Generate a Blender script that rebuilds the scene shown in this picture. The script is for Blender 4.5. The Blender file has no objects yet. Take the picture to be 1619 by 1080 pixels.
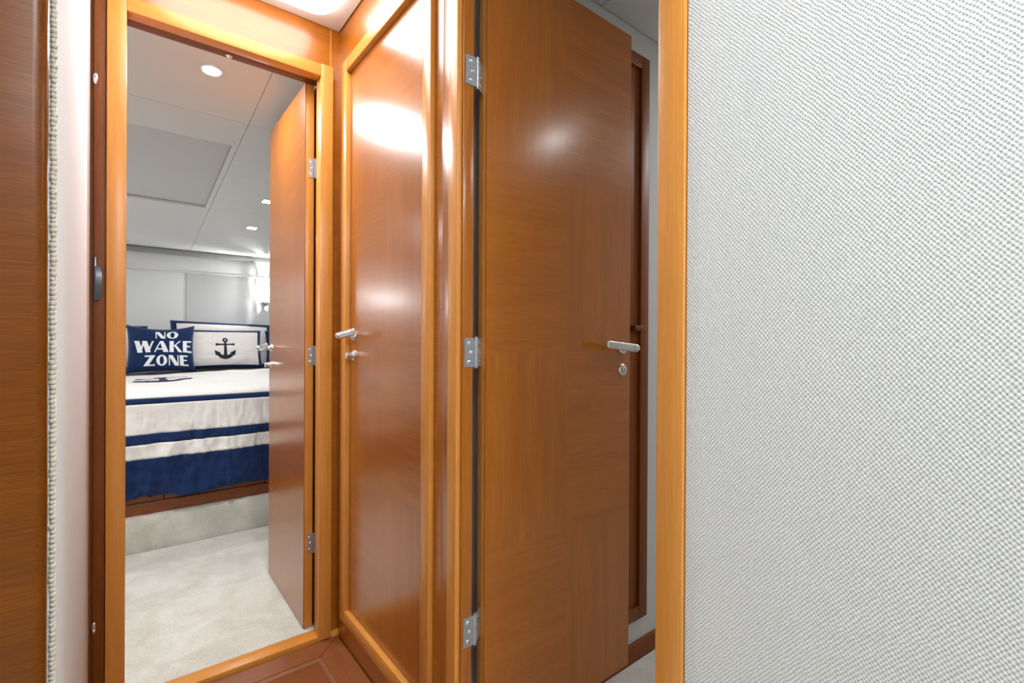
import bpy, bmesh, math, random
from mathutils import Vector, Matrix, noise
random.seed(7)

# ------------------------------------------------------------------ camera
sc = bpy.context.scene
COL = sc.collection
W_PX, H_PX, F_PX = 1619.0, 1080.0, 765.65
yaw, pitch, roll = (math.radians(a) for a in (38.71, -0.11, 0.288))
fwd = Vector((math.sin(yaw) * math.cos(pitch), math.cos(yaw) * math.cos(pitch), math.sin(pitch)))
rgt = Vector((math.cos(yaw), -math.sin(yaw), 0.0))
upv = rgt.cross(fwd)
r2 = math.cos(roll) * rgt + math.sin(roll) * upv
u2 = -math.sin(roll) * rgt + math.cos(roll) * upv
cam_d = bpy.data.cameras.new('camera')
cam = bpy.data.objects.new('camera', cam_d)
COL.objects.link(cam)
cam.matrix_world = Matrix(((r2.x, u2.x, -fwd.x, 0.0), (r2.y, u2.y, -fwd.y, 0.0), (r2.z, u2.z, -fwd.z, 0.9787), (0, 0, 0, 1)))
cam_d.sensor_width = 36.0
cam_d.lens = 36.0 * F_PX / W_PX
cam_d.clip_start = 0.01
sc.camera = cam

# ------------------------------------------------------------------ world, view, light levels
world = bpy.data.worlds.new('world')
sc.world = world
world.use_nodes = True
world.node_tree.nodes['Background'].inputs[0].default_value = (0.8, 0.85, 1.0, 1)
world.node_tree.nodes['Background'].inputs[1].default_value = 0.05
sc.view_settings.view_transform = 'Standard'
sc.view_settings.look = 'None'
sc.view_settings.gamma = 1.0
sc.view_settings.use_curve_mapping = False
sc.view_settings.exposure = 0.0
LV = dict(hatch=10.0, rear=30.0, spot=9.5, square=3.2, sconce=13.0, cabin=1.4, cabin2=5.5)   # level of each kind of lamp, added fill lights included
LC = (0.94, 0.975, 1.0)                                               # lamp colour

# ------------------------------------------------------------------ materials
def srgb(r, g, b):
    f = lambda c: (c / 255 / 12.92) if c / 255 <= 0.04045 else ((c / 255 + 0.055) / 1.055) ** 2.4
    return (f(r), f(g), f(b), 1.0)

def new_mat(name):
    m = bpy.data.materials.new(name)
    m.use_nodes = True
    nt = m.node_tree
    return m, nt, nt.nodes['Principled BSDF'], nt.nodes.new, nt.links.new

def plain(name, col, rough=0.5, metal=0.0, coat=0.0):
    m, nt, b, N, L = new_mat(name)
    b.inputs['Base Color'].default_value = col
    b.inputs['Roughness'].default_value = rough
    b.inputs['Metallic'].default_value = metal
    b.inputs['Coat Weight'].default_value = coat
    tc = N('ShaderNodeTexCoord'); nz = N('ShaderNodeTexNoise')
    nz.inputs['Scale'].default_value = 220.0
    L(tc.outputs['Object'], nz.inputs['Vector'])
    bp = N('ShaderNodeBump'); bp.inputs['Strength'].default_value = 0.03; bp.inputs['Distance'].default_value = 0.001
    L(nz.outputs['Fac'], bp.inputs['Height']); L(bp.outputs['Normal'], b.inputs['Normal'])
    return m

def wood(name, dark, mid, light, axis, rough=0.2, spec=0.5, fine=1.0, coat=0.0):
    m, nt, b, N, L = new_mat(name)
    tc = N('ShaderNodeTexCoord')
    oi = N('ShaderNodeObjectInfo')
    add = N('ShaderNodeVectorMath'); add.operation = 'ADD'
    L(tc.outputs['Object'], add.inputs[0])
    mul = N('ShaderNodeMath'); mul.operation = 'MULTIPLY'; mul.inputs[1].default_value = 37.0
    L(oi.outputs['Random'], mul.inputs[0]); L(mul.outputs[0], add.inputs[1])
    def nz(along, across, detail, dist=0.0):
        mp = N('ShaderNodeMapping')
        s = [across] * 3; s[axis] = along
        mp.inputs['Scale'].default_value = s
        L(add.outputs[0], mp.inputs['Vector'])
        n = N('ShaderNodeTexNoise'); n.inputs['Scale'].default_value = 1.0
        n.inputs['Detail'].default_value = detail; n.inputs['Distortion'].default_value = dist
        L(mp.outputs['Vector'], n.inputs['Vector'])
        return n.outputs['Fac']
    f1 = nz(9.0, 420.0 * fine, 3.0)
    f2 = nz(1.6, 26.0, 4.0, 0.6)
    f3 = nz(60.0, 700.0 * fine, 2.0)
    mx = N('ShaderNodeMix'); mx.inputs[0].default_value = 0.42
    L(f1, mx.inputs[2]); L(f2, mx.inputs[3])
    mx2 = N('ShaderNodeMix'); mx2.inputs[0].default_value = 0.25
    L(mx.outputs[0], mx2.inputs[2]); L(f3, mx2.inputs[3])
    cr = N('ShaderNodeValToRGB')
    e = cr.color_ramp.elements
    e[0].position = 0.33; e[0].color = dark
    e[1].position = 0.67; e[1].color = light
    c = e.new(0.5); c.color = mid
    L(mx2.outputs[0], cr.inputs['Fac'])
    L(cr.outputs['Color'], b.inputs['Base Color'])
    b.inputs['Roughness'].default_value = rough
    b.inputs['Specular IOR Level'].default_value = spec
    b.inputs['Coat Weight'].default_value = coat
    b.inputs['Coat Roughness'].default_value = 0.2
    bp = N('ShaderNodeBump'); bp.inputs['Strength'].default_value = 0.05; bp.inputs['Distance'].default_value = 0.0005
    L(f1, bp.inputs['Height']); L(bp.outputs['Normal'], b.inputs['Normal'])
    return m

V_D, V_M, V_L = srgb(142, 75, 6), srgb(157, 87, 9), srgb(174, 102, 15)
veneer = [wood('wood_veneer_' + 'xyz'[a], V_D, V_M, V_L, a, rough=0.28, spec=0.4, coat=0.6) for a in range(3)]
C_D, C_M, C_L = srgb(196, 124, 52), srgb(206, 136, 60), srgb(214, 146, 70)
casing = [wood('wood_casing_' + 'xyz'[a], C_D, C_M, C_L, a, rough=0.3, fine=0.8, spec=0.4) for a in range(3)]
R_D, R_M, R_L = srgb(114, 62, 32), srgb(130, 74, 40), srgb(142, 86, 48)
redwood = [wood('wood_floor_' + 'xyz'[a], R_D, R_M, R_L, a, rough=0.36, fine=0.8, spec=0.3) for a in range(3)]
D_D, D_M, D_L = srgb(102, 50, 10), srgb(118, 60, 14), srgb(132, 70, 20)
darkwood = [wood('wood_jamb_' + 'xyz'[a], D_D, D_M, D_L, a, rough=0.5, fine=0.8, spec=0.3) for a in range(3)]

deepwood = wood('wood_post_x', srgb(88, 42, 4), srgb(102, 52, 5), srgb(120, 64, 8), 0, rough=0.26, spec=0.22, coat=0.0)  # same veneer for the near post, with its shade put into the colour

def weave(name, lo, hi, ax, ay, period=0.0031, bump=0.6, ratio=0.92):
    """cloth of proud dots in a diagonal lattice, on the plane of object axes ax, ay"""
    m, nt, b, N, L = new_mat(name)
    tc = N('ShaderNodeTexCoord')
    wob = N('ShaderNodeTexNoise'); wob.inputs['Scale'].default_value = 90.0; wob.inputs['Detail'].default_value = 2.0
    L(tc.outputs['Object'], wob.inputs['Vector'])
    sub = N('ShaderNodeVectorMath'); sub.operation = 'SUBTRACT'; sub.inputs[1].default_value = (0.5, 0.5, 0.5)
    L(wob.outputs['Color'], sub.inputs[0])
    scl = N('ShaderNodeVectorMath'); scl.operation = 'SCALE'; scl.inputs['Scale'].default_value = period * 0.75
    L(sub.outputs[0], scl.inputs[0])
    add = N('ShaderNodeVectorMath'); add.operation = 'ADD'
    L(tc.outputs['Object'], add.inputs[0]); L(scl.outputs[0], add.inputs[1])
    sep = N('ShaderNodeSeparateXYZ'); L(add.outputs[0], sep.inputs[0])
    outs = []
    for a, p in ((ax, period), (ay, period * ratio)):
        mu = N('ShaderNodeMath'); mu.operation = 'MULTIPLY'; mu.inputs[1].default_value = 2 * math.pi / p
        L(sep.outputs[a], mu.inputs[0])
        s = N('ShaderNodeMath'); s.operation = 'SINE'; L(mu.outputs[0], s.inputs[0])
        outs.append(s.outputs[0])
    pr = N('ShaderNodeMath'); pr.operation = 'MULTIPLY'; L(outs[0], pr.inputs[0]); L(outs[1], pr.inputs[1])
    mr = N('ShaderNodeMapRange'); mr.inputs[1].default_value = -0.9; mr.inputs[2].default_value = 0.6
    L(pr.outputs[0], mr.inputs[0])
    big = N('ShaderNodeTexNoise'); big.inputs['Scale'].default_value = 240.0; big.inputs['Detail'].default_value = 3.0
    L(tc.outputs['Object'], big.inputs['Vector'])
    md = N('ShaderNodeMix'); md.inputs[0].default_value = 0.35
    L(mr.outputs[0], md.inputs[2]); L(big.outputs['Fac'], md.inputs[3])
    cr = N('ShaderNodeValToRGB')
    cr.color_ramp.elements[0].position = 0.12; cr.color_ramp.elements[0].color = lo
    cr.color_ramp.elements[1].position = 0.85; cr.color_ramp.elements[1].color = hi
    L(md.outputs[0], cr.inputs['Fac']); L(cr.outputs['Color'], b.inputs['Base Color'])
    b.inputs['Roughness'].default_value = 0.9
    b.inputs['Specular IOR Level'].default_value = 0.15
    bp = N('ShaderNodeBump'); bp.inputs['Strength'].default_value = bump; bp.inputs['Distance'].default_value = 0.0008
    L(md.outputs[0], bp.inputs['Height']); L(bp.outputs['Normal'], b.inputs['Normal'])
    return m

cloth_wall = weave('woven_wall_cloth', srgb(176, 176, 174), srgb(240, 240, 240), 1, 2, period=0.0043, bump=0.7, ratio=1.22)
cloth_side = weave('woven_side_cloth', srgb(214, 214, 214), srgb(242, 242, 242), 1, 2, period=0.0043, bump=0.4, ratio=1.22)
cloth_grey = weave('woven_grey_cloth', srgb(186, 184, 180), srgb(206, 205, 203), 0, 2, period=0.0025, bump=0.3)
cloth_head = weave('woven_head_cloth', srgb(206, 205, 202), srgb(224, 224, 222), 0, 2, period=0.003, bump=0.15)
cloth_ceil = weave('woven_ceiling_cloth', srgb(204, 203, 200), srgb(218, 217, 215), 0, 1, period=0.003, bump=0.15)
white_panel = plain('white_ceiling_laminate', srgb(222, 219, 214), 0.55)
chrome = plain('satin_chrome', (0.72, 0.72, 0.74, 1), 0.2, 1.0)
steel = plain('polished_steel', (0.42, 0.43, 0.46, 1), 0.35, 0.7)
nickel = plain('satin_nickel', (0.70, 0.67, 0.62, 1), 0.33, 1.0)
gunmetal = plain('dark_gunmetal', (0.12, 0.13, 0.15, 1), 0.28, 1.0)
black_gap = plain('dark_backing_board', srgb(40, 30, 24), 0.8)

def carpet(name, lo, mid, hi):
    m, nt, b, N, L = new_mat(name)
    tc = N('ShaderNodeTexCoord')
    n1 = N('ShaderNodeTexNoise'); n1.inputs['Scale'].default_value = 330.0; n1.inputs['Detail'].default_value = 4.0
    n2 = N('ShaderNodeTexNoise'); n2.inputs['Scale'].default_value = 9.0; n2.inputs['Detail'].default_value = 5.0
    n2.inputs['Distortion'].default_value = 0.8
    for n in (n1, n2): L(tc.outputs['Object'], n.inputs['Vector'])
    mx = N('ShaderNodeMix'); mx.inputs[0].default_value = 0.45
    L(n1.outputs['Fac'], mx.inputs[2]); L(n2.outputs['Fac'], mx.inputs[3])
    cr = N('ShaderNodeValToRGB'); e = cr.color_ramp.elements
    e[0].position = 0.36; e[0].color = lo; e[1].position = 0.64; e[1].color = hi
    c = e.new(0.5); c.color = mid
    L(mx.outputs[0], cr.inputs['Fac']); L(cr.outputs['Color'], b.inputs['Base Color'])
    b.inputs['Roughness'].default_value = 1.0
    b.inputs['Specular IOR Level'].default_value = 0.05
    b.inputs['Sheen Weight'].default_value = 0.3
    bp = N('ShaderNodeBump'); bp.inputs['Strength'].default_value = 0.8; bp.inputs['Distance'].default_value = 0.004
    L(n1.outputs['Fac'], bp.inputs['Height']); L(bp.outputs['Normal'], b.inputs['Normal'])
    return m
carpet_cream = carpet('cream_carpet', srgb(190, 184, 170), srgb(208, 203, 191), srgb(224, 221, 213))

def cloth(name, col, col2, scale=60.0):
    m, nt, b, N, L = new_mat(name)
    tc = N('ShaderNodeTexCoord')
    n1 = N('ShaderNodeTexNoise'); n1.inputs['Scale'].default_value = scale; n1.inputs['Detail'].default_value = 6.0
    n2 = N('ShaderNodeTexNoise'); n2.inputs['Scale'].default_value = 14.0; n2.inputs['Detail'].default_value = 3.0
    n2.inputs['Distortion'].default_value = 1.2
    for n in (n1, n2): L(tc.outputs['Object'], n.inputs['Vector'])
    mx = N('ShaderNodeMix'); mx.data_type = 'RGBA'
    mx.inputs[6].default_value = col; mx.inputs[7].default_value = col2
    L(n1.outputs['Fac'], mx.inputs[0]); L(mx.outputs[2], b.inputs['Base Color'])
    b.inputs['Roughness'].default_value = 0.85
    b.inputs['Specular IOR Level'].default_value = 0.2
    b.inputs['Sheen Weight'].default_value = 0.15
    bp = N('ShaderNodeBump'); bp.inputs['Strength'].default_value = 0.5; bp.inputs['Distance'].default_value = 0.012
    L(n2.outputs['Fac'], bp.inputs['Height']); L(bp.outputs['Normal'], b.inputs['Normal'])
    return m
white_cloth = cloth('white_cotton', srgb(226, 219, 212), srgb(238, 233, 228))
navy_cloth = cloth('navy_cotton', srgb(12, 28, 62), srgb(24, 50, 96), 24.0)
print_navy = plain('navy_print', srgb(18, 22, 38), 0.8)
print_white = plain('white_print', srgb(236, 236, 238), 0.8)

def emit(name, col, strength):
    m, nt, b, N, L = new_mat(name)
    b.inputs['Base Color'].default_value = (0.9, 0.9, 0.9, 1)
    b.inputs['Emission Color'].default_value = col
    b.inputs['Emission Strength'].default_value = strength
    return m
glow_cool = emit('lit_diffuser', (*LC, 1), LV['hatch'])
glow_rear = emit('lit_rear_diffuser', (0.88, 0.96, 1.0, 1), LV['rear'])  # stronger glow for the added lights behind the viewer
glow_warm = emit('lit_lamp', (1.0, 0.97, 0.92, 1), 12.0)
m, nt, b, N, L = new_mat('frosted_glass')
b.inputs['Base Color'].default_value = (0.95, 0.96, 0.97, 1); b.inputs['Roughness'].default_value = 0.25
b.inputs['Transmission Weight'].default_value = 0.55; b.inputs['IOR'].default_value = 1.45
frost = m

# ------------------------------------------------------------------ builders
def link(o, parent=None):
    COL.objects.link(o)
    if parent is not None:
        o.parent = parent
        o.location = o.location - world_loc(parent)
    return o

def world_loc(o):
    v = Vector(o.location)
    while o.parent is not None:
        o = o.parent; v = v + o.location
    return v

def tag(o, label=None, cat=None, group=None, kind=None):
    if label: o['label'] = label
    if cat: o['category'] = cat
    if group: o['group'] = group
    if kind: o['kind'] = kind
    return o

def empty(name, loc, label=None, cat=None, group=None, kind=None):
    o = bpy.data.objects.new(name, None)
    o.empty_display_size = 0.05
    o.location = loc
    COL.objects.link(o)
    return tag(o, label, cat, group, kind)

def mesh_obj(name, verts, faces, mat, parent=None, smooth=False, origin=None):
    """verts in world metres; the origin goes to the middle of the base unless given"""
    vs = [Vector(v) for v in verts]
    if origin is None:
        lo = Vector([min(v[i] for v in vs) for i in range(3)]); hi = Vector([max(v[i] for v in vs) for i in range(3)])
        origin = Vector(((lo.x + hi.x) / 2, (lo.y + hi.y) / 2, lo.z))
    origin = Vector(origin)
    me = bpy.data.meshes.new(name)
    me.from_pydata([v - origin for v in vs], [], faces)
    me.validate(); me.update()
    if smooth:
        for p in me.polygons: p.use_smooth = True
    me.materials.append(mat)
    o = bpy.data.objects.new(name, me)
    o.location = origin
    return link(o, parent)

def bm_obj(name, bm, mat, parent=None, smooth=False, angle=None):
    bmesh.ops.recalc_face_normals(bm, faces=bm.faces)
    lo = Vector([min(v.co[i] for v in bm.verts) for i in range(3)]); hi = Vector([max(v.co[i] for v in bm.verts) for i in range(3)])
    org = Vector(((lo.x + hi.x) / 2, (lo.y + hi.y) / 2, lo.z))
    for v in bm.verts: v.co -= org
    me = bpy.data.meshes.new(name)
    bm.to_mesh(me); bm.free()
    if smooth:
        for p in me.polygons: p.use_smooth = True
        if angle:
            me.set_sharp_from_angle(angle=angle)
    me.materials.append(mat)
    o = bpy.data.objects.new(name, me)
    o.location = org
    return link(o, parent)

def add_box(bm, x0, x1, y0, y1, z0, z1, bev=0.0, seg=2, zf=None):
    vs = [bm.verts.new((x, y, (z if zf is None else z + zf(x, y)))) for z in (z0, z1) for y in (y0, y1) for x in (x0, x1)]
    fs = [bm.faces.new([vs[i] for i in q]) for q in ((0, 2, 3, 1), (4, 5, 7, 6), (0, 1, 5, 4), (2, 6, 7, 3), (0, 4, 6, 2), (1, 3, 7, 5))]
    if bev > 0:
        es = list({e for f in fs for e in f.edges})
        bmesh.ops.bevel(bm, geom=es, offset=bev, segments=seg, affect='EDGES', profile=0.5)

def box(name, x0, x1, y0, y1, z0, z1, mat, parent=None, bev=0.0, seg=2, zf=None, label=None):
    bm = bmesh.new()
    add_box(bm, min(x0, x1), max(x0, x1), min(y0, y1), max(y0, y1), z0, z1, bev, seg, zf)
    o = bm_obj(name, bm, mat, parent, smooth=bev > 0, angle=math.radians(40) if bev > 0 else None)
    if label: o['label'] = label
    return o

def add_cyl(bm, p0, p1, r0, r1=None, n=20, cap=True):
    p0, p1 = Vector(p0), Vector(p1)
    r1 = r0 if r1 is None else r1
    d = (p1 - p0).normalized()
    a = d.orthogonal().normalized(); c = d.cross(a)
    ring = lambda p, r: [bm.verts.new(p + (a * math.cos(t) + c * math.sin(t)) * r) for t in (2 * math.pi * i / n for i in range(n))]
    A, B = ring(p0, r0), ring(p1, r1)
    for i in range(n):
        bm.faces.new((A[i], A[(i + 1) % n], B[(i + 1) % n], B[i]))
    if cap:
        bm.faces.new(A[::-1]); bm.faces.new(B)

def add_lathe(bm, origin, axis, prof, n=24):
    """prof: (distance along axis, radius) pairs"""
    origin, d = Vector(origin), Vector(axis).normalized()
    a = d.orthogonal().normalized(); c = d.cross(a)
    rings = []
    for h, r in prof:
        if r < 1e-6: rings.append([bm.verts.new(origin + d * h)])
        else: rings.append([bm.verts.new(origin + d * h + (a * math.cos(t) + c * math.sin(t)) * r) for t in (2 * math.pi * i / n for i in range(n))])
    for A, B in zip(rings, rings[1:]):
        for i in range(n):
            q = [A[i % len(A)], A[(i + 1) % len(A)], B[(i + 1) % len(B)], B[i % len(B)]]
            q = [v for k, v in enumerate(q) if v not in q[:k]]
            if len(q) > 2: bm.faces.new(q)

def lathe(name, origin, axis, prof, mat, parent=None, n=24):
    bm = bmesh.new(); add_lathe(bm, origin, axis, prof, n)
    return bm_obj(name, bm, mat, parent, smooth=True, angle=math.radians(35))

def copy_tree(o, shift, parent=None):
    c = o.copy(); COL.objects.link(c); c.parent = parent
    if parent is None: c.location = Vector(o.location) + Vector(shift)
    for ch in [x for x in bpy.data.objects if x.parent == o]: copy_tree(ch, shift, c)
    return c

def area(name, loc, size, watts, col=LC, shape='DISK', size_y=None, parent=None, rot=(0, 0, 0), spread=math.pi):
    l = bpy.data.lights.new(name, 'AREA'); l.shape = shape; l.size = size
    if size_y: l.size_y = size_y
    l.energy = watts; l.color = col; l.spread = spread
    o = bpy.data.objects.new(name, l); o.location = loc; o.rotation_euler = rot
    return link(o, parent)

# ------------------------------------------------------------------ key planes of the place (metres)
XC = 0.558      # face of the wood wall with the closet door
YB = 1.622      # face of the wood wall with the bedroom doorway
XA = -0.068     # face of the narrow cloth wall on the left
YE = 0.945      # cloth wall of the second cabin
HC = 2.0        # hall ceiling
YW = 4.54       # wall behind the bed
CS = lambda y: 2.07 - 0.09 * y     # underside of the sloping bedroom ceiling
CT = 0.012      # casings stand this far off the wall

# ================================================================== the setting: hall
# wall with the bedroom doorway
wb = empty('wall_back', (0.2, YB, 0), 'glossy wood wall above and beside the bedroom doorway', 'wall', kind='structure')
box('header_panel', -0.07, 0.527, YB, YB + 0.075, 1.85, 2.06, veneer[0], wb)
box('corner_panel', 0.5305, 0.62, YB, YB + 0.075, 0.0, 2.06, veneer[0], wb)
box('seam_strip', 0.527, 0.5305, YB - 0.0006, YB + 0.07, 1.85, 2.06, casing[2], wb)
box('side_panel', -0.5, -0.07, YB + 0.02, YB + 0.075, 0.0, 2.06, veneer[0], wb)
# door frame of the bedroom
t1 = empty('trim_1', (0.25, YB, 0), 'light wood door frame with sill around the bedroom doorway', 'door frame', kind='structure')
box('jamb', -0.036, 0.004, YB - CT, YB + 0.075, 0.0, 2.0, casing[2], t1, 0.002)
box('jamb', 0.4945, 0.534, YB - CT, YB + 0.035, 0.0, 1.872, casing[2], t1, 0.002)
box('header', 0.004, 0.4945, YB - CT, YB + 0.03, 1.831, 1.870, casing[0], t1, 0.002)
box('stop_strip', 0.004, 0.505, YB + 0.03, YB + 0.075, 1.835, 1.86, darkwood[0], t1, 0.001)
box('hinge_jamb', 0.5045, 0.534, YB + 0.035, YB + 0.115, 0.0, 1.86, darkwood[2], t1)
box('sill', 0.004, 0.5045, YB - 0.006, YB + 0.048, -0.02, 0.012, casing[0], t1, 0.002)
box('sill_end', 0.534, XC + 0.01, YB - 0.012, YB + 0.01, -0.02, 0.016, casing[0], t1, 0.002)
ct = lathe('roller_catch', (0.245, YB + 0.055, 1.835), (0, 0, -1), [(0, 0.009), (0.003, 0.009), (0.004, 0.006), (0.007, 0.004), (0.008, 0)], chrome, t1)
# latch-side post at the far left
t2 = empty('trim_2', (-0.053, YB, 0), 'dark wood door-edge post with catches beside the cloth wall', 'post', kind='structure')
box('post', -0.0615, -0.037, YB - 0.004, YB + 0.02, 0.0, 2.0, darkwood[2], t2, 0.003)
box('rear_strip', -0.071, -0.0615, YB + 0.004, YB + 0.02, 0.0, 2.0, darkwood[2], t2)
def oval_keep(z):
    bm = bmesh.new()
    add_lathe(bm, (0, 0, 0), (0, -1, 0), [(0, 0.0055), (0.003, 0.0055), (0.005, 0.004), (0.0055, 0.0025), (0.003, 0.0018), (0.003, 0)], 20)
    for v in bm.verts: v.co = Vector((v.co.x - 0.0575, v.co.y + YB - 0.004, v.co.z * 2.6 + z))
    bm_obj('oval_keeper', bm, chrome, t2, smooth=True, angle=math.radians(40))
oval_keep(1.635); oval_keep(0.245)
lt = box('latch', -0.0605, -0.054, YB - 0.009, YB - 0.004, 1.082, 1.186, gunmetal, t2, 0.0015)
bm = bmesh.new()
prof = [(-0.05, 0.000), (-0.036, 0.006), (-0.015, 0.0095), (0.005, 0.0105), (0.022, 0.009), (0.036, 0.004)]
sec = []
for z, out in prof:
    sec.append([bm.verts.new((-0.0565 + sx * 0.006 + 0.002 + out * 0.45, YB - 0.008 - out - sy * 0.004, 1.125 + z)) for sx, sy in ((-1, 0), (1, 0), (1, 1), (-1, 1))])
for A, B in zip(sec, sec[1:]):
    for i in range(4): bm.faces.new((A[i], A[(i + 1) % 4], B[(i + 1) % 4], B[i]))
bm.faces.new(sec[0]); bm.faces.new(sec[-1][::-1])
bmesh.ops.bevel(bm, geom=bm.edges[:], offset=0.0008, segments=2, affect='EDGES')
bm_obj('latch_tongue', bm, gunmetal, lt, smooth=True, angle=math.radians(40))

# narrow cloth wall on the left and the glossy wood post in front of it
wl = empty('wall_left', (-0.09, 1.2, 0), 'narrow pale cloth-covered wall panel between the wood posts', 'wall', kind='structure')
box('cloth_panel', -0.12, XA, 0.86, YB - 0.004, 0.0, 2.0, cloth_side, wl, 0.004, 3)
bm = bmesh.new()                                             # cut edge of the cloth: a cord of small knots
zz = 0.0
while zz < 2.0:
    r = 0.0030 + random.random() * 0.0009
    add_lathe(bm, (XA - 0.0035 + random.uniform(-.0006, .0006), 0.858, zz), (0, 0, 1), [(-r * 1.1, 0), (-r * .7, r * .8), (0, r), (r * .7, r * .8), (r * 1.1, 0)], 7)
    zz += 0.0058 + random.random() * 0.001
o = bm_obj('edge_cord', bm, plain('cream_cord', srgb(206, 196, 176), 0.9), wl, smooth=True); o['kind'] = 'stuff'
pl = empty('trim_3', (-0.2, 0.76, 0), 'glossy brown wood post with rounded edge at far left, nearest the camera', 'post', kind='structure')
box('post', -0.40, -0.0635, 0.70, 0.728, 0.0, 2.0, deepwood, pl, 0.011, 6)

# wood wall with the closet door (left of the open door)
wc = empty('wall_closet', (XC, 1.25, 0), 'glossy wood wall around the closet door', 'wall', kind='structure')
box('upper_panel', XC, XC + 0.018, 0.875, YB, 1.84, 2.06, veneer[1], wc)
box('lower_panel', XC, XC + 0.018, 0.875, YB, -0.02, 0.10, veneer[1], wc)
box('stile_panel', XC, XC + 0.018, 0.875, 1.03, 0.10, 1.84, veneer[1], wc)
box('corner_stile', XC, XC + 0.05, 1.55, YB, 0.10, 1.84, veneer[1], wc)
# frame of the closet door
t4 = empty('trim_4', (XC, 1.29, 0.08), 'light wood frame standing proud around the closed closet door', 'door frame', kind='structure')
XF = XC - CT
box('jamb', XF, XC + 0.02, 1.527, 1.567, 0.079, 1.869, casing[2], t4, 0.002)
box('jamb', XF, XC + 0.02, 0.985, 1.025, 0.079, 1.869, casing[2], t4, 0.002)
box('header', XF, XC + 0.02, 1.025, 1.527, 1.829, 1.869, casing[1], t4, 0.002)
box('bottom_rail', XF, XC + 0.02, 1.025, 1.527, 0.079, 0.119, casing[1], t4, 0.002)

# doorway of the second cabin
t5 = empty('trim_5', (XC, 0.62, 0), 'light wood door frame of the second cabin with tall right post', 'door frame', kind='structure')
box('jamb', XF, XC, 0.868, 0.906, -0.02, 2.0, casing[2], t5, 0.003, 3, label='light casing on the hinge side')
box('reveal', XC - 0.002, 0.582, 0.860, YE, -0.02, 2.0, veneer[2], t5, 0.001)
box('jamb', XF, XC + 0.045, 0.339, 0.378, -0.02, 2.0, casing[2], t5, 0.002, label='tall light post against the woven wall')
box('header', XF, XC + 0.045, 0.378, 0.868, 1.90, 2.0, casing[1], t5, 0.002)
box('threshold', XC - 0.01, XC + 0.045, 0.378, 0.86, -0.03, 0.02, casing[1], t5, 0.002)

# woven wall on the right, close to the camera
wr = empty('wall_right', (XC, -0.4, 0), 'white woven cloth wall filling the right of the picture', 'wall', kind='structure')
box('cloth_panel', XC - 0.008, XC + 0.05, -1.6, 0.3385, 0.0, 2.0, cloth_wall, wr, 0.003, 3)
# rest of the hall, behind the camera
box('wall_rear', -1.0, XC + 0.05, -1.66, -1.6, 0.0, 2.0, cloth_grey).update_tag()
tag(bpy.data.objects['wall_rear'], 'pale cloth wall closing the hall behind the viewer', 'wall', kind='structure')
tag(box('wall_side', -1.06, -1.0, -1.66, 0.84, 0.0, 2.0, cloth_side), 'pale cloth wall of the hall behind the viewer, left side', 'wall', kind='structure')
tag(box('wall_return', -1.0, -0.40, 0.70, 0.84, 0.0, 2.0, cloth_grey), 'short return wall beside the near wood post', 'wall', kind='structure')
# hall ceiling with the opening of the light
HX0, HX1, HY0, HY1 = 0.06, 0.50, 1.10, 1.555
cl = empty('ceiling_hall', (0.2, 1.0, HC), 'white hall ceiling panel with a dark shadow joint', 'ceiling', kind='structure')
def rounded_rect(x0, x1, y0, y1, r, n=8):
    pts = []
    for cx, cy, a0 in ((x1 - r, y1 - r, 0), (x0 + r, y1 - r, 90), (x0 + r, y0 + r, 180), (x1 - r, y0 + r, 270)):
        for i in range(n + 1):
            a = math.radians(a0 + 90 * i / n); pts.append((cx + r * math.cos(a), cy + r * math.sin(a)))
    return pts
bm = bmesh.new()
inner = rounded_rect(HX0, HX1, HY0, HY1, 0.055)
cx0, cx1, cy0, cy1 = -0.064, XC - 0.004, 0.40, YB - 0.004
def out_pt(p):
    c = ((HX0 + HX1) / 2, (HY0 + HY1) / 2); dx, dy = p[0] - c[0], p[1] - c[1]
    t = min(((cx1 - c[0]) / dx) if dx > 1e-9 else 9e9, ((cx0 - c[0]) / dx) if dx < -1e-9 else 9e9, ((cy1 - c[1]) / dy) if dy > 1e-9 else 9e9, ((cy0 - c[1]) / dy) if dy < -1e-9 else 9e9)
    return (c[0] + dx * t, c[1] + dy * t)
ring_i = [bm.verts.new((x, y, HC)) for x, y in inner]
ring_o = [bm.verts.new((*out_pt(p), HC)) for p in inner]
ring_u = [bm.verts.new((x + (0.28 - x) * 0.03, y + (1.33 - y) * 0.03, HC + 0.03)) for x, y in inner]
n = len(inner)
for i in range(n):
    j = (i + 1) % n
    bm.faces.new((ring_i[i], ring_i[j], ring_o[j], ring_o[i]))
    bm.faces.new((ring_i[j], ring_i[i], ring_u[i], ring_u[j]))
for c in ((cx0, cy0), (cx1, cy0), (cx1, cy1), (cx0, cy1)):
    k = min(range(n), key=lambda i: min((ring_o[i].co.xy - Vector(c)).length, 9) + (ring_o[(i + 1) % n].co.xy - Vector(c)).length)
    bm.faces.new((ring_o[k], ring_o[(k + 1) % n], bm.verts.new((*c, HC))))
bm_obj('panel', bm, white_panel, cl)
box('backing', -0.10, XC + 0.06, 0.38, YB + 0.06, HC + 0.06, HC + 0.08, black_gap, cl)
box('rear_panel', -1.06, XC + 0.05, -1.66, 0.395, HC, HC + 0.04, white_panel, cl)
box('side_panel', -1.06, -0.066, 0.40, 0.86, HC, HC + 0.04, white_panel, cl)
hl = empty('ceiling_light', ((HX0 + HX1) / 2, (HY0 + HY1) / 2, HC), 'large glowing rounded rectangular ceiling light over the bedroom doorway', 'ceiling light')
bm = bmesh.new()
cxm, cym = (HX0 + HX1) / 2, (HY0 + HY1) / 2
dome = [(1.0, 0.010), (1.0, -0.012), (0.985, -0.020), (0.95, -0.026), (0.85, -0.031), (0.6, -0.034), (0.25, -0.035)]
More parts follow.
